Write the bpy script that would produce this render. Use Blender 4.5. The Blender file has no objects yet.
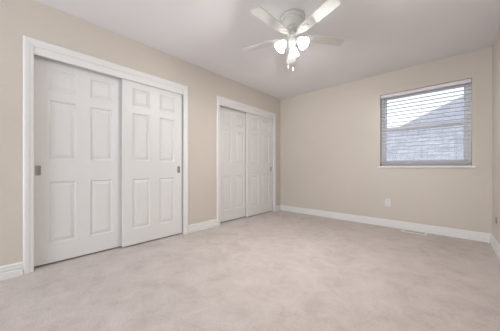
import bpy, bmesh, math, random
from mathutils import Vector, Matrix

random.seed(7)
PI = math.pi
S = bpy.context.scene
COL = S.collection

# ------------------------------------------------------------------ camera
H = 0.94                                   # eye height; room measured in metres
YAW = 42.26
cam_data = bpy.data.cameras.new('camera')
cam = bpy.data.objects.new('camera', cam_data)
COL.objects.link(cam)
cam.location = (0, 0, H)
cam.rotation_euler = (PI / 2, 0, math.radians(YAW))
cam_data.sensor_width = 36
cam_data.lens = 219 * 36 / 500
cam_data.shift_y = 2.2 / 500
cam_data.clip_start = 0.02
S.camera = cam

# ------------------------------------------------------------------ view
S.view_settings.view_transform = 'Standard'
S.view_settings.look = 'None'
S.view_settings.gamma = 1.0
S.view_settings.use_curve_mapping = False
S.view_settings.exposure = 0.87

# ------------------------------------------------------------------ world: bright overcast sky
W = bpy.data.worlds.new('overcast_sky')
S.world = W
W.use_nodes = True
nt = W.node_tree
bg = nt.nodes['Background']
bg.inputs['Color'].default_value = (0.93, 0.96, 1.0, 1)
bg.inputs['Strength'].default_value = 0.84

# ------------------------------------------------------------------ room size
XL, XR, YB, YF, ZC = -2.782, 0.400, 4.066, -2.60, 2.459

# light portal: helps the sky's light through the far window (it adds no light)
def portal(name, loc, rot, sx, sy):
    l = bpy.data.lights.new(name, 'AREA')
    l.shape = 'RECTANGLE'
    l.size, l.size_y = sx, sy
    l.cycles.is_portal = True
    o = bpy.data.objects.new(name, l)
    COL.objects.link(o)
    o.location, o.rotation_euler = loc, rot
l = bpy.data.lights.new('rear_fill_light', 'AREA')     # fill light added behind the viewer, outside a made-up window
l.shape, l.size, l.size_y, l.energy, l.color = 'RECTANGLE', 3.1, 2.3, 46, (0.97, 0.985, 1.0)
o = bpy.data.objects.new('rear_fill_light', l)
COL.objects.link(o)
o.location, o.rotation_euler = (-1.20, YF - 0.30, 1.275), (math.radians(90), 0, 0)
portal('far_window_portal', (-0.303, YB + 0.16, 1.54), (math.radians(-90), 0, 0), 1.05, 1.16)
LAMP_EMIT = 2.4                           # glow of the fan's lit glass shades
LAMP_WATTS = 19.5                           # bulb in each shade
LAMP_COLOR = (1.0, 0.985, 0.965)

# ------------------------------------------------------------------ materials
def new_mat(name):
    m = bpy.data.materials.new(name)
    m.use_nodes = True
    return m, m.node_tree, m.node_tree.nodes['Principled BSDF']

def setp(b, color=None, rough=None, metal=None, spec=None):
    if color is not None: b.inputs['Base Color'].default_value = (*color, 1)
    if rough is not None: b.inputs['Roughness'].default_value = rough
    if metal is not None: b.inputs['Metallic'].default_value = metal
    if spec is not None: b.inputs['Specular IOR Level'].default_value = spec

def noise(t, scale, detail=4, rough=0.5, vec=None):
    n = t.nodes.new('ShaderNodeTexNoise')
    n.inputs['Scale'].default_value = scale
    n.inputs['Detail'].default_value = detail
    n.inputs['Roughness'].default_value = rough
    if vec: t.links.new(vec, n.inputs['Vector'])
    return n

def objcoord(t, scale=(1, 1, 1)):
    tc = t.nodes.new('ShaderNodeTexCoord')
    mp = t.nodes.new('ShaderNodeMapping')
    mp.inputs['Scale'].default_value = scale
    t.links.new(tc.outputs['Object'], mp.inputs['Vector'])
    return mp.outputs['Vector']

def ramp(t, fac, stops):
    r = t.nodes.new('ShaderNodeValToRGB')
    e = r.color_ramp.elements
    while len(e) < len(stops): e.new(0.5)
    for k, (p, c) in enumerate(stops):
        e[k].position = p
        e[k].color = (*c, 1)
    t.links.new(fac, r.inputs['Fac'])
    return r.outputs['Color']

def bump(t, b, height, strength, dist):
    n = t.nodes.new('ShaderNodeBump')
    n.inputs['Strength'].default_value = strength
    n.inputs['Distance'].default_value = dist
    t.links.new(height, n.inputs['Height'])
    t.links.new(n.outputs['Normal'], b.inputs['Normal'])

def paint(name, color, rough, bscale=0, bstr=0, spec=0.5, var=0.015):
    m, t, b = new_mat(name)
    setp(b, color, rough, spec=spec)
    v = objcoord(t)
    n = noise(t, 1.3, 2, vec=v)
    lo = tuple(c * (1 - var) for c in color)
    hi = tuple(min(1, c * (1 + var)) for c in color)
    t.links.new(ramp(t, n.outputs['Fac'], [(0.35, lo), (0.65, hi)]), b.inputs['Base Color'])
    if bscale:
        bump(t, b, noise(t, bscale, 3, vec=v).outputs['Fac'], bstr, 0.003)
    return m

M = {}
M['wall'] = paint('beige_wall_paint', (0.665, 0.605, 0.540), 0.36, 160, 0.10, 0.45)
M['ceiling'] = paint('ceiling_paint', (0.870, 0.862, 0.875), 0.85, 90, 0.15, 0.2)
M['trim'] = paint('white_trim_paint', (0.840, 0.830, 0.820), 0.38, 0, 0, 0.45, 0.008)
M['dark'] = paint('closet_interior_paint', (0.30, 0.28, 0.26), 0.9)
M['white'] = paint('white_enamel', (0.70, 0.70, 0.67), 0.35, 0, 0, 0.5, 0.006)
M['plastic'] = paint('white_plastic', (0.80, 0.78, 0.77), 0.40, 0, 0, 0.5, 0.006)
M['vinyl'] = paint('window_vinyl', (0.84, 0.85, 0.91), 0.40, 0, 0, 0.5, 0.006)  # white vinyl, with the bluish skylight tint put into its colour
M['slot'] = paint('dark_slot', (0.035, 0.03, 0.028), 0.6)
M['ventm'] = paint('vent_metal', (0.83, 0.80, 0.77), 0.45)
M['louver'] = paint('tan_louver_metal', (0.50, 0.42, 0.37), 0.5)
M['siding'] = paint('house_siding', (0.50, 0.50, 0.53), 0.8)
M['lawn'] = paint('lawn', (0.12, 0.17, 0.07), 0.95, 60, 0.5)

# moulded door skin: faint vertical wood grain
m, t, b = new_mat('moulded_white_door'); M['door'] = m
setp(b, (0.820, 0.812, 0.805), 0.42, spec=0.45)
gr = noise(t, 14, 4, 0.6, objcoord(t, (9, 9, 0.6)))
bump(t, b, gr.outputs['Fac'], 0.20, 0.0015)
t.links.new(ramp(t, gr.outputs['Fac'], [(0.3, (0.812, 0.804, 0.797)), (0.7, (0.828, 0.820, 0.813))]), b.inputs['Base Color'])

# carpet: brushed plush pile
m, t, b = new_mat('beige_plush_carpet'); M['carpet'] = m
setp(b, rough=0.95, spec=0.1)
v = objcoord(t)
big = noise(t, 1.6, 6, 0.66, v)
big.inputs['Distortion'].default_value = 1.4
sm = noise(t, 95, 4, 0.8, v)
mid = noise(t, 7.0, 6, 0.68, v)
mid.inputs['Distortion'].default_value = 0.9
mix1 = t.nodes.new('ShaderNodeMix'); mix1.data_type = 'FLOAT'
mix1.inputs[0].default_value = 0.5
t.links.new(big.outputs['Fac'], mix1.inputs[2]); t.links.new(mid.outputs['Fac'], mix1.inputs[3])
c1 = ramp(t, mix1.outputs[0], [(0.40, (0.585, 0.512, 0.480)), (0.49, (0.655, 0.582, 0.549)), (0.60, (0.710, 0.638, 0.605))])
c2 = ramp(t, sm.outputs['Fac'], [(0.32, (0.80, 0.80, 0.80)), (0.60, (1, 1, 1))])
mul = t.nodes.new('ShaderNodeMix'); mul.data_type = 'RGBA'; mul.blend_type = 'MULTIPLY'
mul.inputs[0].default_value = 1.0
t.links.new(c1, mul.inputs[6]); t.links.new(c2, mul.inputs[7])
t.links.new(mul.outputs[2], b.inputs['Base Color'])
b.inputs['Sheen Weight'].default_value = 0.15
bump(t, b, sm.outputs['Fac'], 0.55, 0.008)

# brushed nickel
m, t, b = new_mat('brushed_nickel'); M['nickel'] = m
setp(b, (0.46, 0.45, 0.43), 0.38, 1.0)
bump(t, b, noise(t, 60, 2, vec=objcoord(t, (1, 1, 12))).outputs['Fac'], 0.08, 0.001)

# faux-wood blind
m, t, b = new_mat('white_blind_slat'); M['slat'] = m
setp(b, (0.84, 0.82, 0.83), 0.5, spec=0.35)
gs = noise(t, 20, 3, vec=objcoord(t, (0.6, 8, 8)))
t.links.new(ramp(t, gs.outputs['Fac'], [(0.3, (0.83, 0.81, 0.82)), (0.7, (0.85, 0.83, 0.84))]), b.inputs['Base Color'])
m, t, b = new_mat('backlit_bottom_rail'); M['rail'] = m  # darker than the slats: backlit shade is painted into the base colour
setp(b, (0.50, 0.44, 0.42), 0.5)
gs = noise(t, 20, 3, vec=objcoord(t, (0.6, 8, 8)))
t.links.new(ramp(t, gs.outputs['Fac'], [(0.3, (0.48, 0.42, 0.40)), (0.7, (0.52, 0.46, 0.44))]), b.inputs['Base Color'])

# window glass
m = bpy.data.materials.new('window_glass'); m.use_nodes = True; M['glass'] = m
t = m.node_tree; t.nodes.clear()
out = t.nodes.new('ShaderNodeOutputMaterial')
mx = t.nodes.new('ShaderNodeMixShader'); fr = t.nodes.new('ShaderNodeFresnel')
tr = t.nodes.new('ShaderNodeBsdfTransparent'); gl = t.nodes.new('ShaderNodeBsdfGlossy')
fr.inputs['IOR'].default_value = 1.25
tr.inputs['Color'].default_value = (0.94, 0.96, 0.98, 1)
gl.inputs['Roughness'].default_value = 0.02
t.links.new(fr.outputs[0], mx.inputs[0]); t.links.new(tr.outputs[0], mx.inputs[1]); t.links.new(gl.outputs[0], mx.inputs[2])
t.links.new(mx.outputs[0], out.inputs['Surface'])

# lit frosted glass shade
m, t, b = new_mat('lit_frosted_glass'); M['shade'] = m
setp(b, (0.9, 0.88, 0.84), 0.4)
b.inputs['Emission Color'].default_value = (*LAMP_COLOR, 1)
nz = noise(t, 25, 3, vec=objcoord(t))
mr = t.nodes.new('ShaderNodeMapRange')
mr.inputs['To Min'].default_value = LAMP_EMIT * 0.9; mr.inputs['To Max'].default_value = LAMP_EMIT * 1.1
t.links.new(nz.outputs['Fac'], mr.inputs['Value']); t.links.new(mr.outputs['Result'], b.inputs['Emission Strength'])
m, t, b = new_mat('lit_bulb'); M['bulb'] = m
setp(b, (0.9, 0.9, 0.85), 0.3)
b.inputs['Emission Color'].default_value = (*LAMP_COLOR, 1); b.inputs['Emission Strength'].default_value = LAMP_EMIT * 1.5

# neighbour's shingles
m, t, b = new_mat('grey_roof_shingles'); M['roof'] = m
setp(b, rough=0.9)
tc = t.nodes.new('ShaderNodeTexCoord')
br = t.nodes.new('ShaderNodeTexBrick')
br.inputs['Color1'].default_value = (0.42, 0.42, 0.465, 1); br.inputs['Color2'].default_value = (0.52, 0.52, 0.57, 1)
br.inputs['Mortar'].default_value = (0.33, 0.33, 0.37, 1)
br.inputs['Scale'].default_value = 1.0; br.inputs['Brick Width'].default_value = 0.33; br.inputs['Row Height'].default_value = 0.15
br.inputs['Mortar Size'].default_value = 0.012
t.links.new(tc.outputs['UV'], br.inputs['Vector'])
nz = noise(t, 3.5, 5, 0.7, tc.outputs['UV'])
mu = t.nodes.new('ShaderNodeMix'); mu.data_type = 'RGBA'; mu.blend_type = 'MULTIPLY'; mu.inputs[0].default_value = 1
t.links.new(br.outputs['Color'], mu.inputs[6])
t.links.new(ramp(t, nz.outputs['Fac'], [(0.35, (0.82, 0.82, 0.84)), (0.65, (1.15, 1.15, 1.15))]), mu.inputs[7])
t.links.new(mu.outputs[2], b.inputs['Base Color'])

# ------------------------------------------------------------------ mesh helpers
def obj(name, bm, mat, parent=None, smooth=False, mats=None, bevel=0, doubles=True):
    if doubles: bmesh.ops.remove_doubles(bm, verts=bm.verts, dist=1e-5)
    bmesh.ops.recalc_face_normals(bm, faces=bm.faces)
    me = bpy.data.meshes.new(name)
    bm.to_mesh(me); bm.free()
    for mm in (mats or [mat]): me.materials.append(mm)
    if smooth:
        for p in me.polygons: p.use_smooth = True
        try: me.set_sharp_from_angle(angle=math.radians(38))
        except Exception: pass
    o = bpy.data.objects.new(name, me)
    COL.objects.link(o)
    if parent: o.parent = parent
    if bevel:
        bv = o.modifiers.new('edge_round', 'BEVEL'); bv.width = bevel; bv.segments = 2; bv.limit_method = 'ANGLE'
    return o

def box(bm, x0, x1, y0, y1, z0, z1, mi=0):
    vs = [bm.verts.new((x, y, z)) for z in (z0, z1) for x, y in ((x0, y0), (x1, y0), (x1, y1), (x0, y1))]
    for f in ((3, 2, 1, 0), (4, 5, 6, 7), (0, 1, 5, 4), (1, 2, 6, 5), (2, 3, 7, 6), (3, 0, 4, 7)):
        fc = bm.faces.new([vs[k] for k in f]); fc.material_index = mi
    return vs

def lathe(bm, prof, n=32, mat=None, cap0=True, cap1=True, mi=0):
    mat = mat or Matrix()
    rings = []
    for r, z in prof:
        rings.append([bm.verts.new(mat @ Vector((r * math.cos(2 * PI * k / n), r * math.sin(2 * PI * k / n), z))) for k in range(n)])
    for a, b in zip(rings, rings[1:]):
        for k in range(n):
            f = bm.faces.new((a[k], a[(k + 1) % n], b[(k + 1) % n], b[k])); f.material_index = mi
    if cap0: bm.faces.new(rings[0][::-1]).material_index = mi
    if cap1: bm.faces.new(rings[-1]).material_index = mi

def tube(bm, pts, r, n=10, mi=0):
    rings = []
    pts = [Vector(p) for p in pts]
    for k, p in enumerate(pts):
        d = (pts[min(k + 1, len(pts) - 1)] - pts[max(k - 1, 0)]).normalized()
        ref = Vector((0, 0, 1)) if abs(d.z) < 0.9 else Vector((1, 0, 0))
        u = d.cross(ref).normalized(); w = d.cross(u)
        rr = r[k] if isinstance(r, (list, tuple)) else r
        rings.append([bm.verts.new(p + rr * (math.cos(2 * PI * q / n) * u + math.sin(2 * PI * q / n) * w)) for q in range(n)])
    for a, b in zip(rings, rings[1:]):
        for q in range(n): bm.faces.new((a[q], a[(q + 1) % n], b[(q + 1) % n], b[q])).material_index = mi
    bm.faces.new(rings[0][::-1]); bm.faces.new(rings[-1])

def prism(bm, outline, z0, z1, mat=None):
    mat = mat or Matrix()
    a = [bm.verts.new(mat @ Vector((x, y, z0))) for x, y in outline]
    b = [bm.verts.new(mat @ Vector((x, y, z1))) for x, y in outline]
    n = len(a)
    bm.faces.new(a[::-1]); bm.faces.new(b)
    for k in range(n): bm.faces.new((a[k], a[(k + 1) % n], b[(k + 1) % n], b[k]))

def tag(o, label, cat, group=None, kind=None):
    o['label'] = label; o['category'] = cat
    if group: o['group'] = group
    if kind: o['kind'] = kind
    return o

def struct(o, label, cat): return tag(o, label, cat, None, 'structure')

def empty(name, loc):
    o = bpy.data.objects.new(name, None); COL.objects.link(o)
    o.location = loc; o.empty_display_size = 0.1
    return o

def copy_part(o, parent):
    c = o.copy(); COL.objects.link(c); c.parent = parent
    for ch in list(o.children): copy_part(ch, c)
    return c

# ------------------------------------------------------------------ room shell
CL1 = (0.146, 1.669)                       # closet openings along the left wall
CL2 = (2.325, 3.818)
OPEN_TOP = 2.045
WX0, WX1, WZ0, WZ1 = -0.828, 0.222, 0.962, 2.118   # window opening in the back wall
RX0, RX1, RZ0, RZ1 = -2.60, 0.20, 0.25, 2.30      # made-up opening behind the camera for the fill light
T = 0.14

bm = bmesh.new(); box(bm, XL - 0.85, XR + T, YF - T, YB + T, -0.12, 0.0)
struct(obj('floor', bm, M['carpet']), 'beige plush wall-to-wall carpet covering the bedroom floor', 'floor')
bm = bmesh.new(); box(bm, XL - 0.85, XR + T, YF - T, YB + T, ZC, ZC + 0.12)
struct(obj('ceiling', bm, M['ceiling']), 'plain off-white painted ceiling carrying the fan', 'ceiling')

bm = bmesh.new()
segs = [(YF, CL1[0]), (CL1[1], CL2[0]), (CL2[1], YB)]
for a, b_ in segs: box(bm, XL - 0.12, XL, a, b_, 0, ZC)
for a, b_ in (CL1, CL2): box(bm, XL - 0.12, XL, a, b_, OPEN_TOP, ZC)
for a, b_ in (CL1, CL2):                   # closet interiors
    box(bm, XL - 0.80, XL - 0.74, a - 0.12, b_ + 0.12, 0, ZC, 1)
    box(bm, XL - 0.74, XL - 0.12, a - 0.12, a - 0.06, 0, ZC, 1)
    box(bm, XL - 0.74, XL - 0.12, b_ + 0.06, b_ + 0.12, 0, ZC, 1)
struct(obj('wall_left', bm, None, mats=[M['wall'], M['dark']], doubles=False), 'long beige wall on the left holding two sliding-door closets', 'wall')

def wall_with_hole(bm, x0, x1, y0, y1, hx0, hx1, hz0, hz1):
    box(bm, x0, hx0, y0, y1, 0, ZC); box(bm, hx1, x1, y0, y1, 0, ZC)
    box(bm, hx0, hx1, y0, y1, 0, hz0); box(bm, hx0, hx1, y0, y1, hz1, ZC)
bm = bmesh.new(); wall_with_hole(bm, XL - 0.85, XR + T, YB, YB + T, WX0, WX1, WZ0, WZ1)
struct(obj('wall_back', bm, M['wall'], doubles=False), 'beige far wall with the window and an outlet', 'wall')
bm = bmesh.new()
box(bm, XR, XR + T, YF, YB, 0, ZC)
struct(obj('wall_right', bm, M['wall'], doubles=False), 'beige wall seen edge-on at the right edge of the room', 'wall')
bm = bmesh.new(); wall_with_hole(bm, XL - 0.85, XR + T, YF - T, YF, RX0, RX1, RZ0, RZ1)
struct(obj('wall_front', bm, M['wall'], doubles=False), 'beige wall behind the viewer', 'wall')

# ------------------------------------------------------------------ baseboards
BASE = [(0, 0), (0.020, 0), (0.020, 0.050), (0.019, 0.053), (0.0110, 0.055), (0.0100, 0.063), (0.0160, 0.066), (0.0160, 0.078), (0.0150, 0.081), (0.0070, 0.083), (0.0065, 0.091), (0.0115, 0.094), (0.0115, 0.102), (0.0080, 0.108), (0.0045, 0.114), (0, 0.114)]
def base_run(bm, p0, p1, inward, m0=0, m1=0):
    """profile swept from p0 to p1; m = mitre factor at each end"""
    p0, p1, n = Vector(p0), Vector(p1), Vector(inward)
    d = (p1 - p0).normalized()
    a = [bm.verts.new((*(p0 + n * p + d * p * m0), z)) for p, z in BASE]
    b_ = [bm.verts.new((*(p1 + n * p - d * p * m1), z)) for p, z in BASE]
    k = len(a)
    for q in range(k): bm.faces.new((a[q], a[(q + 1) % k], b_[(q + 1) % k], b_[q]))
    bm.faces.new(a[::-1]); bm.faces.new(b_)
CW = 0.064                                 # casing width
bm = bmesh.new()
base_run(bm, (XL, YF), (XL, CL1[0] - CW), (1, 0), 1, 0)
base_run(bm, (XL, CL1[1] + CW), (XL, CL2[0] - CW), (1, 0))
base_run(bm, (XL, CL2[1] + CW), (XL, YB), (1, 0), 0, 1)
struct(obj('baseboard_left', bm, M['trim'], doubles=False), 'white moulded baseboard along the closet wall', 'baseboard')
bm = bmesh.new(); base_run(bm, (XL, YB), (XR, YB), (0, -1), 1, 1)
struct(obj('baseboard_back', bm, M['trim']), 'white moulded baseboard under the window wall', 'baseboard')
bm = bmesh.new(); base_run(bm, (XR, YB), (XR, YF), (-1, 0), 1, 1)
struct(obj('baseboard_right', bm, M['trim']), 'white moulded baseboard along the right-hand wall', 'baseboard')
bm = bmesh.new(); base_run(bm, (XL, YF), (XR, YF), (0, 1), 1, 1)
struct(obj('baseboard_front', bm, M['trim']), 'white moulded baseboard behind the viewer', 'baseboard')

# ------------------------------------------------------------------ closets
CAS = [(-0.004, 0), (-0.004, 0.009), (0.004, 0.011), (0.018, 0.011), (0.024, 0.015), (0.046, 0.017), (0.056, 0.015), (CW, 0.010), (CW, 0)]
def casing(bm, y0, y1, top):
    rings = []
    for yy, sgn, z0 in ((y0, -1, 0), (y0, -1, top), (y1, 1, top), (y1, 1, 0)):
        rings.append([bm.verts.new((XL + p, yy + sgn * d, 0 if z0 == 0 else top + d)) for d, p in CAS])
    for a, b_ in zip(rings, rings[1:]):
        n = len(a)
        for q in range(n): bm.faces.new((a[q], a[(q + 1) % n], b_[(q + 1) % n], b_[q]))
    bm.faces.new(rings[0]); bm.faces.new(rings[-1])

def closet_trim(idx, y0, y1, label):
    bm = bmesh.new()
    casing(bm, y0, y1, OPEN_TOP)
    o = struct(obj('trim_%d' % idx, bm, M['trim']), label, 'door casing')
    bm = bmesh.new()                       # jamb lining the opening
    box(bm, XL - 0.12, XL + 0.001, y0 - 0.001, y0 + 0.004, 0, OPEN_TOP)
    box(bm, XL - 0.12, XL + 0.001, y1 - 0.004, y1 + 0.001, 0, OPEN_TOP)
    box(bm, XL - 0.12, XL + 0.001, y0, y1, OPEN_TOP - 0.004, OPEN_TOP + 0.001)
    obj('jamb', bm, M['trim'], o, doubles=False)
    bm = bmesh.new()                       # fascia board that hides the sliding track
    box(bm, XL - 0.018, XL + 0.004, y0 + 0.0045, y1 - 0.0045, 1.972, OPEN_TOP - 0.0045)
    obj('fascia', bm, M['trim'], o, bevel=0.002)
    return o
closet_trim(1, *CL1, 'white casing around the nearer, larger-looking closet')
closet_trim(2, *CL2, 'white casing around the farther closet by the room corner')

PX = (0.105, 0.318, 0.437, 0.650)          # panel edges across a leaf 0.759 wide
PZ = ((0.200, 0.806), (1.021, 1.598), (1.688, 1.899))
def door_leaf(idx, xf, y0, w, pull_side, label):
    """leaf in the plane x = xf (front), from y0 to y0 + w; origin at its foot"""
    k = w / 0.759
    px = [p * k for p in PX]
    z0, z1 = 0.017, 2.018
    pc = 0.032 if pull_side <= 0 else w - 0.048
    pw, ph, pz = 0.0155, 0.042, 0.914
    us = sorted([0, *px, w, pc - pw, pc + pw])
    zs = sorted([z0, z1, pz - ph, pz + ph] + [e for p in PZ for e in p])
    bm = bmesh.new()
    V = lambda u, z, d=0: bm.verts.new((d, u, z))
    inpan = lambda u, z: any(a < u < b_ for a, b_ in ((px[0], px[1]), (px[2], px[3]))) and any(a < z < b_ for a, b_ in PZ)
    for a, b_ in zip(us, us[1:]):
        for c, d in zip(zs, zs[1:]):
            mu_, mz = (a + b_) / 2, (c + d) / 2
            if inpan(mu_, mz): continue
            if pull_side and abs(mu_ - pc) < pw * 0.9 and abs(mz - pz) < ph * 0.9: continue
            bm.faces.new((V(a, c), V(b_, c), V(b_, d), V(a, d)))
    for a, b_ in ((px[0], px[1]), (px[2], px[3])):
        for c, d in PZ:
            rings = []
            for ins, dep in ((0, 0), (0.004, -0.0015), (0.010, -0.0120), (0.016, -0.0135), (0.020, -0.0125), (0.046, -0.0030), (0.049, -0.0020)):
                rings.append([V(a + ins, c + ins, dep), V(b_ - ins, c + ins, dep), V(b_ - ins, d - ins, dep), V(a + ins, d - ins, dep)])
            for r0, r1 in zip(rings, rings[1:]):
                for q in range(4): bm.faces.new((r0[q], r0[(q + 1) % 4], r1[(q + 1) % 4], r1[q]))
            bm.faces.new(rings[-1])
    th = -0.035
    bm.faces.new((V(0, z0, th), V(w, z0, th), V(w, z1, th), V(0, z1, th)))
    for q in ((0, z0, w, z0), (w, z0, w, z1), (w, z1, 0, z1), (0, z1, 0, z0)):
        bm.faces.new((V(q[0], q[1]), V(q[2], q[3]), V(q[2], q[3], th), V(q[0], q[1], th)))
    o = obj('door_%d' % idx, bm, M['door'])
    o.location = (xf, y0, 0)
    struct(o, label, 'closet door')
    if not pull_side: return
    # flush cup pull let into the stile: outer rim, then a hollow
    bm = bmesh.new()
    def rr(hw, hh, rad, d, n=5):
        pts = []
        for cx, cz, a0 in ((1, 1, 0), (-1, 1, 90), (-1, -1, 180), (1, -1, 270)):
            for q in range(n + 1):
                an = math.radians(a0 + 90 * q / n)
                pts.append(bm.verts.new((d, pc + cx * (hw - rad) + rad * math.cos(an), pz + cz * (hh - rad) + rad * math.sin(an))))
        return pts
    rg = [rr(pw + 0.005, ph + 0.005, 0.008, 0.0002), rr(pw + 0.005, ph + 0.005, 0.008, 0.0016), rr(pw + 0.001, ph + 0.001, 0.006, 0.0022),
          rr(pw - 0.002, ph - 0.002, 0.005, 0.0005), rr(pw - 0.003, ph - 0.003, 0.005, -0.011), rr(pw - 0.007, ph - 0.007, 0.004, -0.013)]
    n = len(rg[0])
    for r0, r1 in zip(rg, rg[1:]):
        for q in range(n): bm.faces.new((r0[q], r0[(q + 1) % n], r1[(q + 1) % n], r1[q]))
    bm.faces.new(rg[-1])
    hp = obj('finger_pull', bm, M['nickel'], o, smooth=True)
    hp['label'] = 'brushed nickel recessed finger pull'
    return o
XFR, XRE = XL - 0.024, XL - 0.078          # front and rear sliding tracks
door_leaf(1, XRE, 0.1515, 0.759, -1, 'white six-panel sliding door at far left, behind its neighbour, pull on its left')
door_leaf(2, XFR, 0.8885, 0.759, 1, 'white six-panel sliding door of the nearer closet, right-hand and in front')
door_leaf(3, XRE, 2.3305, 0.765, 0, 'white six-panel sliding door of the farther closet, left-hand and set back')
door_leaf(4, XFR, 3.012, 0.782, 1, 'white six-panel sliding door nearest the room corner, in the front track')

# ------------------------------------------------------------------ window
def sash(name, parent, x0, x1, z0, z1, y0, y1, fw, top, bot):
    bm = bmesh.new()
    box(bm, x0, x0 + fw, y0, y1, z0, z1); box(bm, x1 - fw, x1, y0, y1, z0, z1)
    box(bm, x0 + fw, x1 - fw, y0, y1, z0, z0 + bot); box(bm, x0 + fw, x1 - fw, y0, y1, z1 - top, z1)
    o = obj(name, bm, M['vinyl'], parent, doubles=False, bevel=0.003)
    bm = bmesh.new(); ym = (y0 + y1) / 2
    box(bm, x0 + fw - 0.004, x1 - fw + 0.004, ym - 0.002, ym + 0.002, z0 + bot - 0.004, z1 - top + 0.004)
    obj('pane', bm, M['glass'], o)
    return o
bm = bmesh.new()
fy0, fy1 = YB + 0.075, YB + T + 0.01
F = 0.035
box(bm, WX0, WX0 + F, fy0, fy1, WZ0, WZ1); box(bm, WX1 - F, WX1, fy0, fy1, WZ0, WZ1)
box(bm, WX0 + F, WX1 - F, fy0, fy1, WZ0, WZ0 + F); box(bm, WX0 + F, WX1 - F, fy0, fy1, WZ1 - F, WZ1)
win = struct(obj('window_1', bm, M['vinyl'], doubles=False, bevel=0.003), 'white vinyl single-hung window in the far wall behind the blind', 'window')
sash('upper_sash', win, WX0 + F + .001, WX1 - F - .001, 1.528, WZ1 - F - .001, fy0 + 0.038, fy0 + 0.066, 0.036, 0.034, 0.040)
sash('lower_sash', win, WX0 + F + .001, WX1 - F - .001, WZ0 + F + .001, 1.586, fy0 + 0.006, fy0 + 0.034, 0.040, 0.060, 0.050)
bm = bmesh.new()
box(bm, WX0 - 0.028, WX1 + 0.034, YB - 0.032, YB - 0.0005, WZ0 - 0.020, WZ0 + 0.004)
box(bm, WX0 + 0.001, WX1 - 0.001, YB - 0.001, fy0, WZ0 + 0.0005, WZ0 + 0.004)
obj('window_sill', bm, M['trim'], win, doubles=False, bevel=0.004)

# unseen window added behind the viewer to go with the fill light
bm = bmesh.new()
box(bm, RX0, RX0 + .05, YF - T, YF - .05, RZ0, RZ1); box(bm, RX1 - .05, RX1, YF - T, YF - .05, RZ0, RZ1)
box(bm, RX0 + .05, RX1 - .05, YF - T, YF - .05, RZ0, RZ0 + .05); box(bm, RX0 + .05, RX1 - .05, YF - T, YF - .05, RZ1 - .05, RZ1)
w2 = struct(obj('fill_window', bm, M['vinyl'], doubles=False), 'wide unseen window added behind the viewer for the fill light', 'window')
bm = bmesh.new(); box(bm, RX0 + .05, RX1 - .05, YF - .10, YF - .096, RZ0 + .05, RZ1 - .05)
obj('pane', bm, M['glass'], w2)
# ------------------------------------------------------------------ blind
SX0, SX1 = WX0 + 0.006, WX1 - 0.006
BY = YB + 0.036                            # centre line of the slats
blind = tag(empty('window_blind', ((WX0 + WX1) / 2, BY, WZ1 - 0.002)), 'white horizontal slat blind lowered over the window with its slats open', 'blind')
hx = (SX1 - SX0) / 2
bm = bmesh.new()
box(bm, -hx, hx, -0.026, 0.030, -0.045, -0.004)
obj('headrail', bm, M['slat'], blind, bevel=0.002)
bm = bmesh.new()
pr = [(-0.034, -0.056), (-0.0275, -0.056), (-0.0275, -0.006), (-0.034, -0.006), (-0.036, -0.012), (-0.0345, -0.020), (-0.0345, -0.044), (-0.036, -0.050)]
a = [bm.verts.new((-hx, y, z)) for y, z in pr]; c = [bm.verts.new((hx, y, z)) for y, z in pr]
for q in range(len(pr)): bm.faces.new((a[q], a[(q + 1) % len(pr)], c[(q + 1) % len(pr)], c[q]))
bm.faces.new(a[::-1]); bm.faces.new(c)
obj('valance', bm, M['slat'], blind)
def slat_bm():
    bm = bmesh.new()
    n = 8; rows = []
    for th in (0.001, -0.001):
        for q in range(n + 1):
            y = -0.0315 + 0.063 * q / n
            z = 0.0028 * (1 - (y / 0.0315) ** 2) + th
            rows.append([bm.verts.new((s * (hx - 0.003), y, z)) for s in (-1, 1)])
    up, dn = rows[:n + 1], rows[n + 1:]
    loop = up + dn[::-1]
    for q in range(len(loop)):
        r0, r1 = loop[q], loop[(q + 1) % len(loop)]
        bm.faces.new((r0[0], r0[1], r1[1], r1[0]))
    bm.faces.new([r[0] for r in loop]); bm.faces.new([r[1] for r in loop][::-1])
    return bm
PITCH = 0.0540
ztop = -0.085
s0 = obj('slat', slat_bm(), M['slat'], blind, smooth=True)
s0.location = (0, 0, ztop)
TILT = math.radians(2)
s0.rotation_euler = (TILT, 0, 0)
nsl = 19
for q in range(1, nsl):
    s = copy_part(s0, blind); s.location = (0, 0, ztop - q * PITCH)
zr = ztop - nsl * PITCH
bm = bmesh.new(); box(bm, -hx + 0.003, hx - 0.003, -0.0315, 0.0315, zr - 0.012, zr + 0.010)
obj('bottom_rail', bm, M['rail'], blind, bevel=0.004)['label'] = 'bottom rail with its backlit shade painted in taupe'
for cx in (-0.36, 0.0, 0.36):
    bm = bmesh.new()
    for yy in (-0.0335, 0.0335): tube(bm, [(cx, yy, -0.05), (cx, yy, zr - 0.004)], 0.0012, 6)
    obj('ladder_cord', bm, M['slat'], blind, doubles=False)

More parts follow.
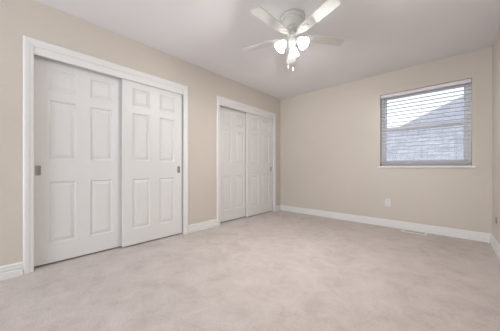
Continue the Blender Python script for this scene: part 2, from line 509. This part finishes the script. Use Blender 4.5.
# ------------------------------------------------------------------ ceiling fan
FX, FY, ZB, R0 = -1.172, 1.928, 2.250, 0.560
fan = tag(empty('ceiling_fan', (FX, FY, ZC)), 'white five-blade ceiling fan with three lit frosted glass shades', 'ceiling fan')
dz = lambda z: z - ZC
bm = bmesh.new()
lathe(bm, [(0.108, -0.0005), (0.121, dz(2.454)), (0.124, dz(2.446)), (0.124, dz(2.434)), (0.119, dz(2.428)), (0.110, dz(2.425)), (0.108, dz(2.414)), (0.112, dz(2.409)),
           (0.112, dz(2.400)), (0.104, dz(2.393)), (0.100, dz(2.382)), (0.091, dz(2.366)), (0.080, dz(2.356)), (0.076, dz(2.350)), (0.050, dz(2.347))], 48)
obj('motor_housing', bm, M['white'], fan, smooth=True)
bm = bmesh.new()
lathe(bm, [(0.050, dz(2.347)), (0.045, dz(2.345)), (0.045, dz(2.334)), (0.039, dz(2.331)), (0.039, dz(2.324)), (0.045, dz(2.321)), (0.045, dz(2.310)), (0.039, dz(2.307)),
           (0.039, dz(2.300)), (0.045, dz(2.297)), (0.045, dz(2.286)), (0.054, dz(2.280)), (0.056, dz(2.252)), (0.050, dz(2.246)), (0.040, dz(2.242))], 40)
obj('flywheel', bm, M['white'], fan, smooth=True)
bm = bmesh.new()
lathe(bm, [(0.040, dz(2.242)), (0.045, dz(2.238)), (0.047, dz(2.230)), (0.047, dz(2.208)), (0.041, dz(2.196)), (0.028, dz(2.178)), (0.020, dz(2.166)), (0.012, dz(2.156)), (0.008, dz(2.146))], 36)
kit = obj('light_kit', bm, M['white'], fan, smooth=True)

def blade_meshes():
    bm = bmesh.new()
    r0, r1, n = 0.150, R0, 10
    wi, wo = 0.048, 0.058
    out = [(r0, -wi + 0.012), (r0 + 0.012, -wi)]
    cr = 0.034
    out += [(r1 - cr + cr * math.sin(PI / 2 * q / n), -wo + cr - cr * math.cos(PI / 2 * q / n)) for q in range(n + 1)]
    out += [(x, -y) for x, y in out[::-1]]
    prism(bm, out, -0.003, 0.003)
    return bm
def bracket_bm():
    bm = bmesh.new()
    # flat arm from the flywheel spreading into a plate under the blade, with a round medallion
    out = [(0.050, -0.016), (0.085, -0.014), (0.108, -0.022), (0.135, -0.036), (0.165, -0.040), (0.200, -0.034), (0.222, -0.018), (0.230, 0)]
    out += [(x, -y) for x, y in out[-2::-1]]
    prism(bm, out, -0.0075, -0.0032)
    mt = Matrix.Translation((0.135, 0, -0.0075)) @ Matrix.Scale(0.82, 4, (1, 0, 0))
    lathe(bm, [(0.027, 0.001), (0.027, -0.003), (0.024, -0.006), (0.019, -0.006), (0.016, -0.003), (0.010, -0.003), (0.006, -0.005), (0.001, -0.0055)], 24, mt)
    for sx, sy in ((0.185, 0.020), (0.185, -0.020), (0.212, 0)):
        lathe(bm, [(0.0045, 0.001), (0.0045, -0.0015), (0.002, -0.0028)], 10, Matrix.Translation((sx, sy, -0.0075)))
    return bm
PHASE = 51.5
for k in range(5):
    if k == 0:
        bl = obj('blade', blade_meshes(), M['white'], fan, bevel=0.0015)
        br_ = obj('blade_bracket', bracket_bm(), M['white'], bl, smooth=True, doubles=False)
        b0 = bl
    else:
        bl = copy_part(b0, fan)
    a = math.radians(PHASE + 72 * k)
    bl.location = (0, 0, dz(ZB) + 0.011)
    bl.rotation_euler = (Matrix.Rotation(a, 3, 'Z') @ Matrix.Rotation(math.radians(-8), 3, 'X')).to_euler()

for k, a in enumerate((114.3, 234.3, 354.3)):
    a = math.radians(a)
    d = Vector((math.cos(a), math.sin(a), 0))
    tilt = math.radians(42)
    axis = (d * math.sin(tilt) + Vector((0, 0, -math.cos(tilt)))).normalized()   # the way the shade opens
    neck = Vector((0, 0, dz(2.214))) + d * 0.068
    rot = Vector((0, 0, 1)).rotation_difference(axis).to_matrix().to_4x4()
    bm = bmesh.new()
    tube(bm, [Vector((0, 0, dz(2.222))) + d * 0.044, Vector((0, 0, dz(2.223))) + d * 0.056, neck, neck + axis * 0.010], 0.010, 12)
    lathe(bm, [(0.014, 0), (0.022, 0.006), (0.024, 0.020), (0.021, 0.024)], 24, Matrix.Translation(neck) @ rot)
    obj('lamp_arm', bm, M['white'], kit, smooth=True, doubles=False)
    bm = bmesh.new()
    outer = [(0.020, 0.020), (0.029, 0.028), (0.037, 0.042), (0.041, 0.058), (0.044, 0.074), (0.050, 0.090), (0.058, 0.102)]
    prof = outer + [(0.056, 0.1035)] + [(r - 0.003, z) for r, z in outer[-2::-1]]
    sh_mat = Matrix.Translation(neck) @ rot
    lathe(bm, prof, 28, sh_mat, cap0=False, cap1=True)
    sh = obj('lamp_shade', bm, M['shade'], fan, smooth=True)
    sh['label'] = 'lit frosted glass shade'
    bm = bmesh.new()
    lathe(bm, [(0.010, 0.026), (0.012, 0.034), (0.018, 0.044), (0.020, 0.052), (0.017, 0.060), (0.009, 0.066), (0.001, 0.068)], 16, sh_mat)
    obj('bulb', bm, M['bulb'], sh, smooth=True)
    lp = bpy.data.lights.new('fan_lamp', 'POINT'); lp.energy = LAMP_WATTS; lp.color = LAMP_COLOR; lp.shadow_soft_size = 0.026
    lo = bpy.data.objects.new('fan_lamp', lp); COL.objects.link(lo); lo.parent = fan
    lo.location = neck + axis * 0.0755

cr_, cs_ = math.cos(math.radians(YAW)), math.sin(math.radians(YAW))
for off, zb in ((-0.042, 1.970), (0.006, 1.948)):
    x, y = off * cr_, off * cs_
    bm = bmesh.new()
    n = 24
    x0, y0 = x * 0.9, y * 0.9
    if abs(off) < 0.02: x0, y0 = 0.006, 0.0
    zt = 2.200 if abs(off) > 0.02 else 2.150
    tube(bm, [(x0, y0, dz(zt)), (x, y, dz(zb))], 0.0012, 6)
    for q in range(n):                     # ball chain
        f = (q + 0.5) / n
        mt = Matrix.Translation((x0 + (x - x0) * f, y0 + (y - y0) * f, dz(zt + (zb - zt) * f)))
        lathe(bm, [(0.0004, -0.0022), (0.0020, -0.0010), (0.0020, 0.0010), (0.0004, 0.0022)], 6, mt)
    ch = obj('pull_chain', bm, M['nickel'], fan, smooth=True, doubles=False)
    bm = bmesh.new()
    lathe(bm, [(0.002, 0.006), (0.005, 0.0), (0.0065, -0.010), (0.0085, -0.022), (0.0075, -0.030), (0.003, -0.035)], 16, Matrix.Translation((x, y, dz(zb))))
    obj('chain_fob', bm, M['plastic'], ch, smooth=True)['label'] = 'white teardrop fob'

# ------------------------------------------------------------------ outlet under the window
def outlet_plate(parent, mat):
    bm = bmesh.new()
    w, h = 0.0375, 0.060
    a = [(-w, -h), (w, -h), (w, h), (-w, h)]
    v0 = [bm.verts.new((x, 0, z)) for x, z in a]
    v1 = [bm.verts.new((x, -0.003, z)) for x, z in a]
    v2 = [bm.verts.new((x * 0.9, -0.006, z * 0.94)) for x, z in a]
    for p, q_ in ((v0, v1), (v1, v2)):
        for q in range(4): bm.faces.new((p[q], p[(q + 1) % 4], q_[(q + 1) % 4], q_[q]))
    bm.faces.new(v0[::-1]); bm.faces.new(v2)
    lathe(bm, [(0.0035, -0.001), (0.0035, 0.0012), (0.001, 0.002)], 10, Matrix.Translation((0, -0.006, 0)) @ Matrix.Rotation(PI / 2, 4, 'X'))
    return obj('cover_plate', bm, mat, parent, doubles=False)
ou = tag(empty('electrical_outlet', (-0.722, YB - 0.0003, 0.383)), 'small white duplex outlet low on the far wall left of the window', 'outlet')
outlet_plate(ou, M['plastic'])
for sz in (0.0265, -0.0265):
    bm = bmesh.new()
    n = 20
    pts = [(0.0170 * math.cos(2 * PI * q / n), max(-0.0125, min(0.0125, 0.0170 * math.sin(2 * PI * q / n)))) for q in range(n)]
    mt = Matrix.Translation((0, -0.0055, sz)) @ Matrix.Rotation(PI / 2, 4, 'X')
    prism(bm, pts, 0, 0.003, mt)
    so = obj('socket', bm, M['plastic'], ou)
    bm = bmesh.new()
    for sx, hh in ((-0.0065, 0.0045), (0.0065, 0.0036)):
        box(bm, sx - 0.0012, sx + 0.0012, -0.0088, -0.0084, sz + 0.001 - hh + 0.002, sz + 0.001 + hh + 0.002)
    lathe(bm, [(0.0024, 0), (0.0024, 0.0004)], 10, Matrix.Translation((0, -0.0085, sz - 0.0075)) @ Matrix.Rotation(PI / 2, 4, 'X'))
    obj('socket_slot', bm, M['slot'], so, doubles=False)

# cable jack on the right-hand wall
jk = tag(empty('cable_jack', (XR - 0.0003, 3.70, 0.345)), 'beige wall plate with a dark jack insert low on the right-hand wall near the corner', 'wall jack')
bm = bmesh.new()
box(bm, -0.005, 0, -0.036, 0.036, -0.058, 0.058)
obj('cover_plate', bm, M['wall'], jk, bevel=0.002)
bm = bmesh.new()
box(bm, -0.0075, -0.004, -0.019, 0.019, -0.034, 0.034)
obj('jack_socket', bm, M['slot'], jk, bevel=0.001)['label'] = 'dark jack insert'

# ------------------------------------------------------------------ floor vent
vt = tag(empty('floor_vent', (-0.375, 3.945, 0.0)), 'low white metal floor register set in the carpet below the window', 'floor vent')
hw, hd = 0.150, 0.056
bm = bmesh.new()
def vent_ring(x, y, z): return [bm.verts.new((sx * x, sy * y, z)) for sx, sy in ((-1, -1), (1, -1), (1, 1), (-1, 1))]
rg = [vent_ring(hw, hd, 0.0003), vent_ring(hw, hd, 0.003), vent_ring(hw - 0.008, hd - 0.008, 0.009), vent_ring(hw - 0.034, hd - 0.020, 0.009), vent_ring(hw - 0.036, hd - 0.022, 0.002)]
for r0, r1 in zip(rg, rg[1:]):
    for q in range(4): bm.faces.new((r0[q], r0[(q + 1) % 4], r1[(q + 1) % 4], r1[q]))
bm.faces.new(rg[0][::-1])
fc = bm.faces.new(rg[-1]); fc.material_index = 1
obj('vent_frame', bm, None, vt, mats=[M['ventm'], M['slot']])
bm = bmesh.new(); box(bm, -0.0055, 0.0055, -(hd - 0.021), hd - 0.021, 0.0028, 0.0075)
lv0 = obj('louver', bm, M['louver'], vt)
nl = 18
for q in range(nl):
    l = lv0 if q == 0 else copy_part(lv0, vt)
    l.location = (-(hw - 0.044) + (2 * hw - 0.088) * q / (nl - 1), 0, 0)

# ------------------------------------------------------------------ outside the window: neighbour's house
Y0, SL, E0 = 7.0, 0.685, 0.155
xl, xr, TR = -5.02, 9.2, 7.0
hs = tag(empty('neighbouring_house', (0, 14, -3.0)), 'neighbouring house with grey shingled hip roof seen through the blind', 'house')
bm = bmesh.new()
uvl = bm.loops.layers.uv.new('UVMap')
P = lambda x, y, z: Vector((x, y - 14, z + 3.0))
A, B = P(xl, Y0, E0), P(xr, Y0, E0)
C, D = P(xr, Y0 + 2 * TR, E0), P(xl, Y0 + 2 * TR, E0)
E1, E2 = P(xl + TR, Y0 + TR, E0 + SL * TR), P(xr - TR, Y0 + TR, E0 + SL * TR)
ks = math.sqrt(1 + SL * SL)
for poly, ax in (((A, B, E2, E1), 0), ((B, C, E2), 1), ((C, D, E1, E2), 0), ((D, A, E1), 1)):
    f = bm.faces.new([bm.verts.new(p) for p in poly])
    for lp_ in f.loops:
        co = lp_.vert.co
        lp_[uvl].uv = (co.x if ax == 0 else co.y, (co.z - A.z) / SL * ks)
bm.faces.new([bm.verts.new(p) for p in (A, D, C, B)])
me = bpy.data.meshes.new('roof'); bm.to_mesh(me); bm.free(); me.materials.append(M['roof'])
ro = bpy.data.objects.new('roof', me); COL.objects.link(ro); ro.parent = hs
bm = bmesh.new(); p, q_ = P(xl + .4, Y0 + .4, -3.0), P(xr - .4, Y0 + 2 * TR - .4, E0 - 0.01)
box(bm, p.x, q_.x, p.y, q_.y, p.z, q_.z)
obj('wall', bm, M['siding'], hs)
bm = bmesh.new(); box(bm, -40, 40, YB + T + 0.2, 60, -3.2, -3.0)
struct(obj('ground', bm, M['lawn']), 'lawn outside below the window', 'ground')
